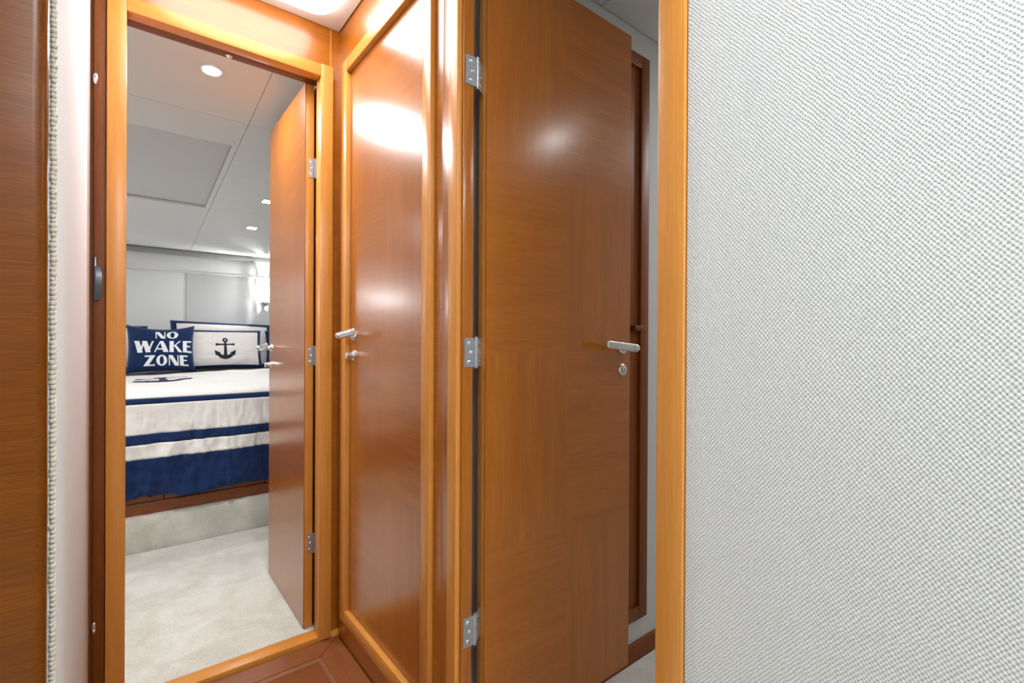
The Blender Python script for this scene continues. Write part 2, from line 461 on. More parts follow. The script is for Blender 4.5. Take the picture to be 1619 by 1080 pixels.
rr = [[bm.verts.new((cxm + (x - cxm) * k, cym + (y - cym) * k, HC + h)) for x, y in rounded_rect(HX0 + 0.004, HX1 - 0.004, HY0 + 0.004, HY1 - 0.004, 0.055)] for k, h in dome]
for A, B in zip(rr, rr[1:]):
    for i in range(len(A)): bm.faces.new((A[i], A[(i + 1) % len(A)], B[(i + 1) % len(A)], B[i]))
bm.faces.new(rr[-1])
bm_obj('diffuser', bm, glow_cool, hl, smooth=True)
for dx, dy, lb in ((-0.02, -1.62, 'large rounded ceiling light just behind the viewer'), (-0.02, -2.5, 'large rounded ceiling light farther behind the viewer')):  # copies added out of view to brighten the hall
    c = copy_tree(hl, (dx, dy, 0)); c['label'] = lb
    ch = next(o for o in bpy.data.objects if o.parent == c)
    ch.data = ch.data.copy(); ch.data.materials[0] = glow_rear
def downlight(name, x, y, z, r, watts, label, group, slope=0.0):
    t = empty(name, (x, y, z), label, 'ceiling light', group)
    lathe('trim_ring', (x, y, z), (0, 0, -1), [(-0.004, r), (0.002, r), (0.003, r + 0.004), (0.002, r + 0.010), (-0.001, r + 0.011)], chrome, t)
    lathe('lens', (x, y, z), (0, 0, -1), [(0.0012, 0), (0.0012, r), (-0.001, r)], glow_warm, t)
    area('lamp', (x, y, z - 0.006), 2 * r, watts, parent=t)
    return t
# hall floor: framed wooden hatch
fl = empty('floor', (0.2, 0.8, 0), 'reddish brown wooden hall floor', 'floor', kind='structure')
box('base', -1.06, XC + 0.05, -1.66, YB + 0.03, -0.06, -0.02, black_gap, fl)
box('carpet', -1.0, XC - 0.002, -1.6, 0.70, -0.02, 0.0, carpet_cream, fl)  # unseen pale floor, added to bounce light onto the lower walls
hatch = empty('floor_hatch', (0.25, 1.15, 0), 'reddish wood floor hatch with a grooved inner panel before the doorway', 'hatch')
fx0, fx1, fy0, fy1 = XA + 0.002, XC - 0.003, 0.704, YB - 0.012
ix0, ix1, iy0, iy1 = fx0 + 0.082, fx1 - 0.078, fy0 + 0.08, fy1 - 0.08
def mitre(name, pts, mat):
    bm = bmesh.new()
    lo = [bm.verts.new((x, y, -0.02)) for x, y in pts]; hi = [bm.verts.new((x, y, 0.0)) for x, y in pts]
    bm.faces.new(lo[::-1]); bm.faces.new(hi)
    for i in range(4): bm.faces.new((lo[i], lo[(i + 1) % 4], hi[(i + 1) % 4], hi[i]))
    bmesh.ops.bevel(bm, geom=bm.edges[:], offset=0.0018, segments=2, affect='EDGES')
    return bm_obj(name, bm, mat, hatch, smooth=True, angle=math.radians(40))
mitre('rail', [(fx0, fy1), (ix0, iy1), (ix1, iy1), (fx1, fy1)], redwood[0])
mitre('rail', [(fx0, fy0), (fx1, fy0), (ix1, iy0), (ix0, iy0)], redwood[0])
mitre('stile', [(fx0, fy0), (ix0, iy0), (ix0, iy1), (fx0, fy1)], redwood[1])
mitre('stile', [(fx1, fy0), (fx1, fy1), (ix1, iy1), (ix1, iy0)], redwood[1])
bm = bmesh.new()                                             # moulding: a sloped fillet round the inner panel
g = 0.010
o4 = [(ix0, iy0), (ix1, iy0), (ix1, iy1), (ix0, iy1)]
i4 = [(ix0 + g, iy0 + g), (ix1 - g, iy0 + g), (ix1 - g, iy1 - g), (ix0 + g, iy1 - g)]
A = [bm.verts.new((*p, -0.001)) for p in o4]; B = [bm.verts.new((*p, -0.007)) for p in i4]
for i in range(4): bm.faces.new((A[i], A[(i + 1) % 4], B[(i + 1) % 4], B[i]))
bm_obj('moulding', bm, redwood[0], hatch)
box('inner_panel', ix0 + g, ix1 - g, iy0 + g, iy1 - g, -0.02, -0.004, redwood[0], hatch, 0.003)

# ================================================================== hardware builders
def lever_handle(door, pos, out, along, lever_mat, rose_mat, name='handle'):
    """rose, neck and lever standing on a door face: out is the face normal, along the way the lever points"""
    P, o, a = Vector(pos), Vector(out), Vector(along)
    z = Vector((0, 0, 1))
    h = lathe(name, P, o, [(0, 0.0), (0, 0.0165), (0.005, 0.0165), (0.008, 0.0145), (0.008, 0.0)], rose_mat, door, 28)
    lathe('neck', P + o * 0.007, o, [(0, 0.010), (0.004, 0.0085), (0.034, 0.0085), (0.046, 0.0095), (0.050, 0.006), (0.051, 0)], lever_mat, h, 20)
    secs = [(-0.011, 0.043, 0.006, 0.003), (-0.009, 0.0435, 0.0085, 0.0055), (0.0, 0.044, 0.0098, 0.0068), (0.02, 0.0445, 0.0095, 0.0062),
            (0.05, 0.045, 0.0085, 0.0055), (0.085, 0.0445, 0.0085, 0.0050), (0.105, 0.043, 0.0088, 0.0050), (0.110, 0.0425, 0.0080, 0.0044), (0.112, 0.042, 0.0055, 0.0025)]
    bm = bmesh.new(); rings = []
    for s, off, hz, th in secs:
        ring = []
        for i in range(16):
            t = 2 * math.pi * i / 16; ct_, st_ = math.cos(t), math.sin(t)
            q = 0.45
            u = math.copysign(abs(ct_) ** q, ct_) * hz; v = math.copysign(abs(st_) ** q, st_) * th
            lift = 0.010 * s / 0.11
            ring.append(bm.verts.new(P + a * s + o * (off + v) + z * (u * 1.15 + lift)))
        rings.append(ring)
    for A, B in zip(rings, rings[1:]):
        for i in range(16): bm.faces.new((A[i], A[(i + 1) % 16], B[(i + 1) % 16], B[i]))
    bm.faces.new(rings[0][::-1]); bm.faces.new(rings[-1])
    bm_obj('lever', bm, lever_mat, h, smooth=True, angle=math.radians(50))
    return h

def thumb_lock(door, pos, out, mat, turn_tilt=0.4, knob=True):
    P, o = Vector(pos), Vector(out)
    h = lathe('lock', P, o, [(0, 0), (0, 0.0165), (0.004, 0.0165), (0.007, 0.014), (0.007, 0.0105), (0.0045, 0.0095), (0.0045, 0)], mat, door, 28)
    if knob:
        lathe('thumb_turn', P + o * 0.004, o, [(0, 0.0105), (0.012, 0.0100), (0.020, 0.0105), (0.023, 0.008), (0.024, 0)], mat, h, 20)
    else:
        lathe('cylinder', P + o * 0.0045, o, [(0, 0.0085), (0.004, 0.0085), (0.005, 0.007), (0.005, 0)], mat, h, 20)
        box('key_slot', P.x - 0.0012, P.x + 0.0012, P.y + o.y * 0.0094, P.y + o.y * 0.0098, P.z - 0.005, P.z + 0.005, gunmetal, h)
    return h

def hinge(door, knuckle, plates, z0, z1, mat):
    """plates: (corner, along, normal, width) of the two leaves; screws sit on each"""
    k = Vector(knuckle)
    bm = bmesh.new()
    n = 5; hgt = (z1 - z0) / n
    for i in range(n):
        add_cyl(bm, (k.x, k.y, z0 + i * hgt + 0.0004), (k.x, k.y, z0 + (i + 1) * hgt - 0.0004), 0.0042, n=14)
    add_cyl(bm, (k.x, k.y, z0 - 0.003), (k.x, k.y, z1 + 0.003), 0.003, n=14)
    h = bm_obj('hinge', bm, mat, door, smooth=True, angle=math.radians(40))
    for c, al, nn, w in plates:
        c, al, nn = Vector(c), Vector(al), Vector(nn)
        bm = bmesh.new()
        q = [c, c + al * w, c + al * w + nn * 0.0018, c + nn * 0.0018]
        lo = [bm.verts.new((p.x, p.y, z0)) for p in q]; hi = [bm.verts.new((p.x, p.y, z1)) for p in q]
        bm.faces.new(lo); bm.faces.new(hi[::-1])
        for i in range(4): bm.faces.new((lo[i], hi[i], hi[(i + 1) % 4], lo[(i + 1) % 4]))
        bm_obj('plate', bm, mat, h)
        for i, fr in enumerate((0.18, 0.5, 0.82)):
            p = c + al * (w * (0.42 if i != 1 else 0.6)) + nn * 0.0018
            lathe('screw', (p.x, p.y, z0 + (z1 - z0) * fr), nn, [(0, 0.0042), (0.0008, 0.0036), (0.0014, 0.002), (0.0010, 0.0010), (0.0010, 0)], chrome, h, 14)
    return h

def veneer_grid(door, axis, face, lo, hi, z0, z1, thick, cols=2, rows=4, start=0, along=0):
    """book-matched veneer: blocks of alternating grain covering one face of a door"""
    for c in range(cols):
        for r_ in range(rows):
            a0 = lo + (hi - lo) * c / cols; a1 = lo + (hi - lo) * (c + 1) / cols
            b0 = z0 + (z1 - z0) * r_ / rows; b1 = z0 + (z1 - z0) * (r_ + 1) / rows
            mt = veneer[along] if (c + r_ + start) % 2 == 0 else veneer[2]
            if axis == 'x': box('veneer_panel', face, face + thick, a0, a1, b0, b1, mt, door)
            else: box('veneer_panel', a0, a1, face, face + thick, b0, b1, mt, door)

# ================================================================== the three doors
# bedroom door, open into the bedroom
d1 = empty('door_1', (0.483, 1.69, 0), 'open glossy wood bedroom door swung toward the bed', 'door', kind='structure')
X1, Y10, Y11, Z10, Z11 = 0.4685, 1.69, 2.186, 0.016, 1.832
box('core', X1 + 0.003, X1 + 0.029, Y10, Y11, Z10, Z11, casing[2], d1, 0.001)
veneer_grid(d1, 'x', X1, Y10, Y11, Z10, Z11, 0.003, along=1, start=1)
lever_handle(d1, (X1, Y11 - 0.045, 0.945), (-1, 0, 0), (0, -1, 0), chrome, chrome)
thumb_lock(d1, (X1, Y11 - 0.045, 0.876), (-1, 0, 0), chrome)
h2 = lever_handle(d1, (X1 + 0.029, Y11 - 0.045, 0.945), (1, 0, 0), (0, -1, 0), chrome, chrome)
for zc in (1.553, 0.925, 0.295):
    hinge(d1, (0.5005, 1.6845, 0), [((0.4795, 1.690, 0), (1, 0, 0), (0, -1, 0), 0.017), ((0.5043, 1.650, 0), (0, 1, 0), (-1, 0, 0), 0.03)], zc - 0.031, zc + 0.031, steel)
# second cabin door, open at a right angle
d2 = empty('door_2', (0.617, 0.877, 0), 'large open glossy wood door in the middle, hinged on the left', 'door', kind='structure')
Y2, X20, X21, Z20, Z21 = 0.862, 0.617, 1.119, 0.062, 1.842
box('core', X20, X21, Y2 + 0.003, Y2 + 0.030, Z20, Z21, casing[2], d2, 0.001)
veneer_grid(d2, 'y', Y2, X20, X21, Z20, Z21, 0.003, along=0, start=0)
lever_handle(d2, (1.083, Y2, 0.960), (0, -1, 0), (-1, 0, 0), nickel, nickel)
thumb_lock(d2, (1.083, Y2, 0.899), (0, -1, 0), nickel, knob=False)
box('latch_plate', X21 - 0.0005, X21 + 0.0012, Y2 + 0.006, Y2 + 0.025, 0.86, 0.98, steel, d2)
for zc in (1.552, 0.953, 0.358):
    hinge(d2, (0.5905, 0.8600, 0), [((0.560, 0.860, 0), (1, 0, 0), (0, -1, 0), 0.0275), ((0.5925, 0.8610, 0), (0.79, 0.613, 0), (0.613, -0.79, 0), 0.031)], zc - 0.031, zc + 0.031, steel)
# closet door, closed
d3 = empty('door_3', (XC + 0.01, 1.276, 0.12), 'closed glossy wood closet door in a raised frame, left of the open door', 'door', kind='structure')
X3 = XC + 0.003
box('core', X3 + 0.003, X3 + 0.03, 1.027, 1.525, 0.121, 1.827, casing[2], d3)
veneer_grid(d3, 'x', X3, 1.027, 1.525, 0.121, 1.827, 0.003, along=1, start=1)
lever_handle(d3, (X3, 1.487, 0.992), (-1, 0, 0), (0, -1, 0), chrome, chrome)
thumb_lock(d3, (X3, 1.487, 0.930), (-1, 0, 0), chrome)

# ================================================================== second cabin, seen past the open door
we = empty('wall_cabin', (1.4, YE, 0), 'grey cloth wall of the second cabin behind the open door', 'wall', kind='structure')
box('cloth_panel', 0.585, 2.5, YE, YE + 0.04, -0.05, 2.02, cloth_grey, we)
tag(box('baseboard_cabin', 0.60, 2.5, YE - 0.012, YE, -0.03, 0.034, darkwood[0], None, 0.002), 'dark wood baseboard along the grey cabin wall', 'baseboard', kind='structure')
t6 = empty('trim_6', (1.05, YE, 0.1), 'dark wood panel frame on the grey cabin wall behind the open door', 'panel frame', kind='structure')
fx0_, fx1_, fz0, fz1 = 0.80, 1.303, 0.107, 1.872
box('stile', fx1_ - 0.04, fx1_, YE - 0.014, YE, fz0, fz1, darkwood[2], t6, 0.002)
box('stile', fx0_, fx0_ + 0.04, YE - 0.014, YE, fz0, fz1, darkwood[2], t6, 0.002)
box('rail', fx0_ + 0.04, fx1_ - 0.04, YE - 0.014, YE, fz1 - 0.04, fz1, darkwood[0], t6, 0.002)
box('rail', fx0_ + 0.04, fx1_ - 0.04, YE - 0.014, YE, fz0, fz0 + 0.04, darkwood[0], t6, 0.002)
box('panel', fx0_ + 0.04, fx1_ - 0.04, YE - 0.003, YE, fz0 + 0.04, fz1 - 0.04, darkwood[2], t6)
box('catch', 1.215, 1.262, YE - 0.03, YE - 0.003, 1.010, 1.028, darkwood[0], t6, 0.003)
tag(box('floor_cabin', 0.602, 2.5, -1.2, YE, -0.06, -0.022, carpet_cream), 'cream carpet floor of the second cabin', 'floor', kind='structure')
tag(box('wall_cabin_end', 2.5, 2.54, -1.2, YE + 0.04, -0.05, 2.02, cloth_side), 'pale end wall of the second cabin', 'wall', kind='structure')
tag(box('wall_cabin_side', 0.61, 2.54, -1.24, -1.2, -0.05, 2.02, cloth_grey), 'pale side wall of the second cabin', 'wall', kind='structure')
cc = empty('ceiling_cabin', (1.5, 0.0, 1.955), 'grey panelled ceiling of the second cabin', 'ceiling', kind='structure')
xs = [0.6, 1.084, 1.75, 2.5]
for i in range(3):
    for y0_, y1_ in ((-1.2, 0.12), (0.122, YE)):
        box('ceiling_panel', xs[i] + 0.0015, xs[i + 1] - 0.0015, y0_, y1_ - 0.002, 1.955, 1.975, cloth_ceil, cc, 0.001)
box('backing', 0.6, 2.5, -1.2, YE + .04, 1.98, 2.0, black_gap, cc)
downlight('ceiling_downlight', 1.62, 0.02, 1.955, 0.04, LV['cabin'], 'round downlight in the ceiling of the second cabin, reflected in the open door', 'cabin downlights')
downlight('ceiling_downlight', 0.95, -0.70, 1.955, 0.04, LV['cabin2'], 'round downlight of the second cabin near its side wall', 'cabin downlights')  # added out of view to brighten the open door
downlight('ceiling_downlight', 2.05, 0.60, 1.955, 0.04, 8.0, 'round downlight of the second cabin near its end wall', 'cabin downlights')  # added out of view to brighten the grey wall and cabin carpet

# ================================================================== bedroom shell
tag(box('floor_bedroom', -1.35, 1.55, YB + 0.048, 2.757, -0.06, 0.011, carpet_cream, None, 0.009, 4), 'cream carpet floor inside the bedroom doorway', 'floor', kind='structure')
bm = bmesh.new()
nx = 90
prof = [(2.774, -0.03), (2.775, 0.0), (2.776, 0.03), (2.776, 0.08), (2.777, 0.150), (2.782, 0.163), (2.795, 0.167), (2.83, 0.167)]
rows = []
for j, (y, z) in enumerate(prof):
    rows.append([bm.verts.new((-1.35 + 2.9 * i / nx, y + 0.004 * noise.noise((i * 0.45, j * 0.6, 0)), z)) for i in range(nx + 1)])
for A, B in zip(rows, rows[1:]):
    for i in range(nx): bm.faces.new((A[i], A[i + 1], B[i + 1], B[i]))
tag(bm_obj('carpet_step', bm, carpet_cream, None, smooth=True), 'cream carpeted step under the bed base', 'step', kind='structure')
wh = empty('wall_head', (0.1, YW, 0), 'pale upholstered wall behind the bed', 'wall', kind='structure')
box('lower_panel', -1.35, 0.3795, YW, YW + 0.04, 0.0, 1.50, cloth_head, wh, 0.002)
box('lower_panel', 0.3805, 1.55, YW - 0.003, YW + 0.04, 0.0, 1.50, cloth_head, wh, 0.002)
box('upper_band', -1.35, 1.55, YW - 0.012, YW + 0.04, 1.503, 1.625, cloth_head, wh, 0.003)
box('ledge_trim', -1.35, 1.55, YW - 0.018, YW, 1.496, 1.504, white_panel, wh, 0.001)
box('cornice', -1.35, 1.55, YW - 0.045, YW + 0.04, 1.625, 1.66, weave('woven_cornice', srgb(140, 138, 134), srgb(160, 158, 154), 0, 2, 0.003, 0.2), wh, 0.004)
tag(box('wall_bedroom_left', -1.39, -1.35, YB + 0.075, YW + 0.04, 0.0, 2.05, cloth_side), 'pale left wall of the bedroom', 'wall', kind='structure')
tag(box('wall_bedroom_right', 1.55, 1.59, YB + 0.075, YW + 0.04, 0.0, 2.05, cloth_side), 'pale right wall of the bedroom', 'wall', kind='structure')
wf = empty('wall_bedroom_front', (0.2, YB + 0.08, 0), 'bedroom side of the doorway wall', 'wall', kind='structure')
box('left_part', -1.39, 0.004, YB + 0.0755, YB + 0.09, 0.0, 2.05, cloth_grey, wf)
box('right_part', 0.5345, 1.59, YB + 0.0755, YB + 0.09, 0.0, 2.05, cloth_grey, wf)
box('top_part', 0.004, 0.5345, YB + 0.0755, YB + 0.09, 1.862, 2.05, cloth_grey, wf)

cb = empty('ceiling_bedroom', (0.2, 3.0, 1.8), 'grey panelled sloping ceiling of the bedroom', 'ceiling', kind='structure')
SL = lambda x, y: CS(y)
G = 0.0010
def cpanel(x0, x1, y0, y1, name='ceiling_panel', lift=0.0):
    return box(name, x0 + G, x1 - G, y0 + G, y1 - G, lift, lift + 0.006, cloth_ceil, cb, 0.0, zf=SL)
y_lo, y_hi = YB + 0.09, YW
for a, bb in zip((y_lo, 2.25, 2.822, 3.40, 3.97), (2.25, 2.822, 3.40, 3.97, y_hi)): cpanel(0.40, 1.0, a, bb)
for a, bb in zip((y_lo, 2.25, 3.40), (2.25, 3.40, y_hi)): cpanel(1.0, 1.55, a, bb)
cpanel(-0.55, 0.40, y_lo, 2.25); cpanel(-0.55, 0.40, 3.43, y_hi)
for a, bb in zip((y_lo, 2.25, 3.43), (2.25, 3.43, y_hi)): cpanel(-1.35, -0.55, a, bb)
# border of the hatch opening and the hatch itself, set back
cpanel(-0.55, 0.40, 2.25, 2.487); 
box('hatch_border', 0.3775, 0.40 - G, 2.487, 3.43, 0, 0.012, cloth_ceil, cb, zf=SL)
box('hatch_border', -0.55 + G, -0.52, 2.487, 3.43, 0, 0.012, cloth_ceil, cb, zf=SL)
box('hatch_border', -0.52, 0.3775, 3.414, 3.43 - G, 0, 0.012, cloth_ceil, cb, zf=SL)
box('backing', -1.4, 1.6, y_lo - 0.02, YW + .04, 0.024, 0.034, cloth_grey, cb, zf=SL)
hp = empty('ceiling_hatch', (-0.07, 2.95, CS(2.95)), 'recessed square blind panel set into the bedroom ceiling', 'hatch')
box('blind', -0.519, 0.3765, 2.50, 3.413, 0.014, 0.022, weave('woven_blind', srgb(188, 187, 184), srgb(202, 201, 199), 0, 1, 0.004, 0.2), hp, zf=SL)
box('blind_bar', -0.519, 0.3765, 2.4885, 2.502, 0.004, 0.020, cloth_grey, hp, 0.001, zf=SL)

def sloped_spot(x, y, r, watts, label):
    z = CS(y)
    t = empty('ceiling_spotlight', (x, y, z), label, 'ceiling light', 'bedroom ceiling lights')
    sl = Vector((0, -0.09, -1)).normalized()
    lathe('trim_ring', (x, y, z), sl, [(-0.004, r), (0.002, r), (0.003, r + 0.003), (0.002, r + 0.007), (-0.001, r + 0.008)], chrome, t)
    lathe('lens', (x, y, z), sl, [(0.0015, 0), (0.0015, r), (-0.002, r)], glow_warm, t)
    area('lamp', (x, y - 0.0006, z - 0.007), 2 * r, watts, parent=t, rot=(-math.atan(0.09), 0, 0))
def square_spot(x, y, label, watts):
    z = CS(y)
    t = empty('ceiling_spotlight', (x, y, z), label, 'ceiling light', 'bedroom ceiling lights')
    s = 0.032
    for (a0, a1, b0, b1) in ((-s, s, s - 0.006, s), (-s, s, -s, -s + 0.006), (-s, -s + 0.006, -s + 0.006, s - 0.006), (s - 0.006, s, -s + 0.006, s - 0.006)):
        box('bezel', x + a0, x + a1, y + b0, y + b1, -0.005, 0.003, chrome, t, zf=SL)
    box('lens', x - s + 0.006, x + s - 0.006, y - s + 0.006, y + s - 0.006, -0.002, 0.002, glow_warm, t, zf=SL)
    area('lamp', (x, y, z - 0.007), 2 * s - 0.014, watts, shape='SQUARE', parent=t, rot=(-math.atan(0.09), 0, 0))
sloped_spot(0.231, 1.936, 0.027, LV['spot'], 'round ceiling spotlight shining just inside the bedroom doorway')
square_spot(0.676, 3.68, 'small square ceiling light nearer the bed head, by the open door', 3.5)
square_spot(0.657, 3.116, 'small square ceiling light half hidden by the door edge', LV['square'])
square_spot(-0.75, 2.45, 'small square ceiling light over the floor left of the doorway', 11.0)  # added out of view to light the bed front and far carpet
square_spot(-0.75, 3.116, 'small square ceiling light over the left side of the bed', LV['square'])  # another unseen light, added as fill over the bed

# ================================================================== bed
bx0, bx1 = -0.80, 0.92
bb = empty('bed_base', (0.06, 3.6, 0.167), 'brown wooden bed base with drawers under the navy hem', 'bed')
YF = 2.800
box('plinth', bx0, bx1, YF, YW - 0.02, 0.165, 0.221, redwood[0], bb, 0.002)
for a, b2 in ((bx0, -0.28), (-0.28, 0.15), (0.15, 0.58), (0.58, bx1)):
    box('drawer', a + 0.0015, b2 - 0.0015, YF + 0.002, YF + 0.4, 0.2245, 0.44, redwood[0], bb, 0.002)
box('platform', bx0, bx1, YF + 0.002, YW - 0.02, 0.442, 0.47, redwood[0], bb, 0.002)
tag(box('mattress', bx0 + 0.02, bx1 - 0.02, YF + 0.03, YW - 0.03, 0.47, 0.70, white_cloth, None, 0.04, 4), 'white mattress under the striped comforter', 'mattress')

cf = empty('comforter', (0.06, 3.6, 0.71), 'white comforter with navy stripes and navy hem draped over the bed', 'comforter')
TOPZ, RND, YD = 0.732, 0.05, 2.772
def cpos(s, a):
    """s: metres from the pillow end toward the foot and down; a: metres across"""
    flat = 4.40 - (YD + RND)
    arc = RND * math.pi / 2
    crown = 0.012 * noise.noise((a * 2.2, s * 2.0, 1.3)) + 0.004 * noise.noise((a * 9, s * 8, 4.0))
    if s < flat: y, z = 4.40 - s, TOPZ + crown * (1 if s < flat - .1 else max(0, (flat - s) / .1))
    elif s < flat + arc:
        t = (s - flat) / RND; y, z = YD + RND - RND * math.sin(t), TOPZ - RND * (1 - math.cos(t))
    else: y, z = YD, TOPZ - RND - (s - flat - arc)
    if s < 0.46: z += min(1.0, (0.46 - s) / 0.07) * max(0.0, min(1.0, (s - 0.28) / 0.08)) * (0.008 + 0.024 * min(1.0, max(0.0, a / 0.9)) ** 1.5)
    drop = max(0.0, TOPZ - RND * 0.5 - z)
    k = min(1.0, drop / 0.45)
    ridge = lambda fx, fz, o_: 1.0 - 2.0 * abs(noise.noise((a * fx + 0.7 * z, z * fz, o_)))
    fold = 0.018 * k ** 1.6 * (0.6 * math.sin(a * 17 + 1.5 * math.sin(a * 5) + 0.6) + 0.4 * math.sin(a * 31 + 2.0) + 0.9 * noise.noise((a * 6.0, z * 3.0, 2.0)))
    fold += 0.030 * k ** 1.2 * (ridge(9.0, 4.0, 7.0) - 0.6) + 0.016 * k ** 1.2 * (ridge(19.0, 12.0, 3.0) - 0.6) + 0.006 * k * (ridge(38.0, 22.0, 5.0) - 0.6)
    fold += 0.007 * min(1, drop * 10) * (0.4 + max(0.0, min(1.0, a / 0.5))) * (ridge(34.0, 7.0, 9.0) - 0.6)
    y -= fold + 0.022 * k
    if drop > 0.3: z += (0.018 * noise.noise((a * 3.2, 0, 5.0)) + 0.008 * math.sin(a * 17 + 0.4)) * ((drop - 0.3) / 0.2)
    W = (bx1 - bx0) / 2 + 0.02; ac = a - 0.06
    x = a
    if abs(ac) > W:
        ex = abs(ac) - W
        z = min(z, TOPZ - ex); x = 0.06 + math.copysign(W + 0.012 * math.sin(ex * 9), ac)
    return (x, y, z)
flat = 4.40 - (YD + RND); arc = RND * math.pi / 2
s_of_z = lambda z: flat + arc + (TOPZ - RND - z) if z < TOPZ - RND else flat + RND * math.acos(max(-1, 1 - (TOPZ - z) / RND))
bands = [(0.0, 0.36, navy_cloth, 'navy_band'), (0.36, s_of_z(0.705), white_cloth, 'white_panel'), (s_of_z(0.705), s_of_z(0.679), navy_cloth, 'navy_stripe'),
         (s_of_z(0.679), s_of_z(0.542), white_cloth, 'white_panel'), (s_of_z(0.542), s_of_z(0.497), navy_cloth, 'navy_stripe'),
         (s_of_z(0.497), s_of_z(0.431), white_cloth, 'white_panel'), (s_of_z(0.431), s_of_z(0.250), navy_cloth, 'navy_hem')]
NA = 300
for s0, s1, mt, nm in bands:
    nr = max(3, int((s1 - s0) / 0.009))
    vs, fs = [], []
    for j in range(nr + 1):
        for i in range(NA + 1):
            vs.append(cpos(s0 + (s1 - s0) * j / nr, -1.25 + 2.62 * i / NA))
    for j in range(nr):
        for i in range(NA):
            q = j * (NA + 1) + i; fs.append((q, q + NA + 1, q + NA + 2, q + 1))
    o = mesh_obj(nm, vs, fs, mt, cf, smooth=True)
    md = o.modifiers.new('thickness', 'SOLIDIFY'); md.thickness = 0.006; md.offset = -1

# ------------------------------------------------------------------ flat shapes printed or stitched on cloth
def strip(path, widths, n=6):
    """quads along a path: list of ((x,y),(x,y)) left/right pairs"""
    out = []
    for (p, w), (q, v) in zip(zip(path, widths), zip(path[1:], widths[1:])):
        dx, dy = q[0] - p[0], q[1] - p[1]; l = math.hypot(dx, dy) or 1
        nx_, ny_ = -dy / l, dx / l
        out.append([(p[0] + nx_ * w, p[1] + ny_ * w), (p[0] - nx_ * w, p[1] - ny_ * w), (q[0] - nx_ * v, q[1] - ny_ * v), (q[0] + nx_ * v, q[1] + ny_ * v)])
    return out
def ringq(cx, cy, ro, ri, rox=None, rix=None, n=28, a0=0, a1=360):
    rox = ro if rox is None else rox; rix = ri if rix is None else rix
    out = []
    for i in range(n):
        t, u = (math.radians(a0 + (a1 - a0) * k / n) for k in (i, i + 1))
        out.append([(cx + rix * math.cos(t), cy + ri * math.sin(t)), (cx + rox * math.cos(t), cy + ro * math.sin(t)), (cx + rox * math.cos(u), cy + ro * math.sin(u)), (cx + rix * math.cos(u), cy + ri * math.sin(u))])
    return out
def anchor_quads():
    """unit anchor: x -0.5..0.5, y 0..1"""
    Q = ringq(0, 0.895, 0.105, 0.038, 0.125, 0.045, 24)
    Q += strip([(0, 0.82), (0, 0.5), (0, 0.1)], [0.042, 0.058, 0.080])
    Q += strip([(-0.38, 0.69), (0.38, 0.69)], [0.034, 0.034])
    for sx in (-1, 1): Q += ringq(sx * 0.385, 0.69, 0.058, 0.001, 0.066, 0.001, 14)
    n = 20
    for i in range(n):
        A = []
        for k in (i, i + 1):
            t = math.radians(200 + 140 * k / n); c = abs(k / n - 0.5) * 2
            ro, ri = 0.40, 0.40 - 0.165 + 0.05 * c
            A.append(((0.445 * math.cos(t) * 1.0, 0.40 + ro * math.sin(t)), (0.445 * (ri / ro) * math.cos(t), 0.40 + 0.02 + ri * math.sin(t))))
        Q.append([A[0][1], A[0][0], A[1][0], A[1][1]])
    for sx in (-1, 1):
        Q.append([(sx * 0.5, 0.42), (sx * 0.44, 0.16), (sx * 0.38, 0.20), (sx * 0.38, 0.20)])
        Q.append([(sx * 0.5, 0.42), (sx * 0.40, 0.18), (sx * 0.22, 0.29), (sx * 0.22, 0.29)])
    return Q
def quads_mesh(name, quads, fn, mat, parent, div=4):
    vs, fs = [], []
    for q in quads:
        if len({tuple(p) for p in q}) < 3: continue
        big = max(math.dist(q[0], q[1]), math.dist(q[1], q[2]), math.dist(q[2], q[3]), math.dist(q[3], q[0]))
        d = div if big > 0.05 else 1
        base = len(vs)
        for i in range(d + 1):
            for j in range(d + 1):
                s, t = i / d, j / d
                vs.append(fn((q[0][0] * (1 - s) + q[1][0] * s) * (1 - t) + (q[3][0] * (1 - s) + q[2][0] * s) * t, (q[0][1] * (1 - s) + q[1][1] * s) * (1 - t) + (q[3][1] * (1 - s) + q[2][1] * s) * t))
        for i in range(d):
            for j in range(d):
                k = base + i * (d + 1) + j; fs.append((k, k + d + 1, k + d + 2, k + 1))
    return vs, fs

def surf_on_comforter(u, v):
    x = 0.185 + u * 0.30; y = 3.43 + v * 0.42
    p = cpos(4.40 - y, x)
    return (p[0], p[1], p[2] + 0.0025)
vs, fs = quads_mesh('a', anchor_quads(), surf_on_comforter, print_navy, cf)
mesh_obj('anchor_motif', vs, fs, plain('navy_motif', srgb(24, 34, 66), 0.8), cf)

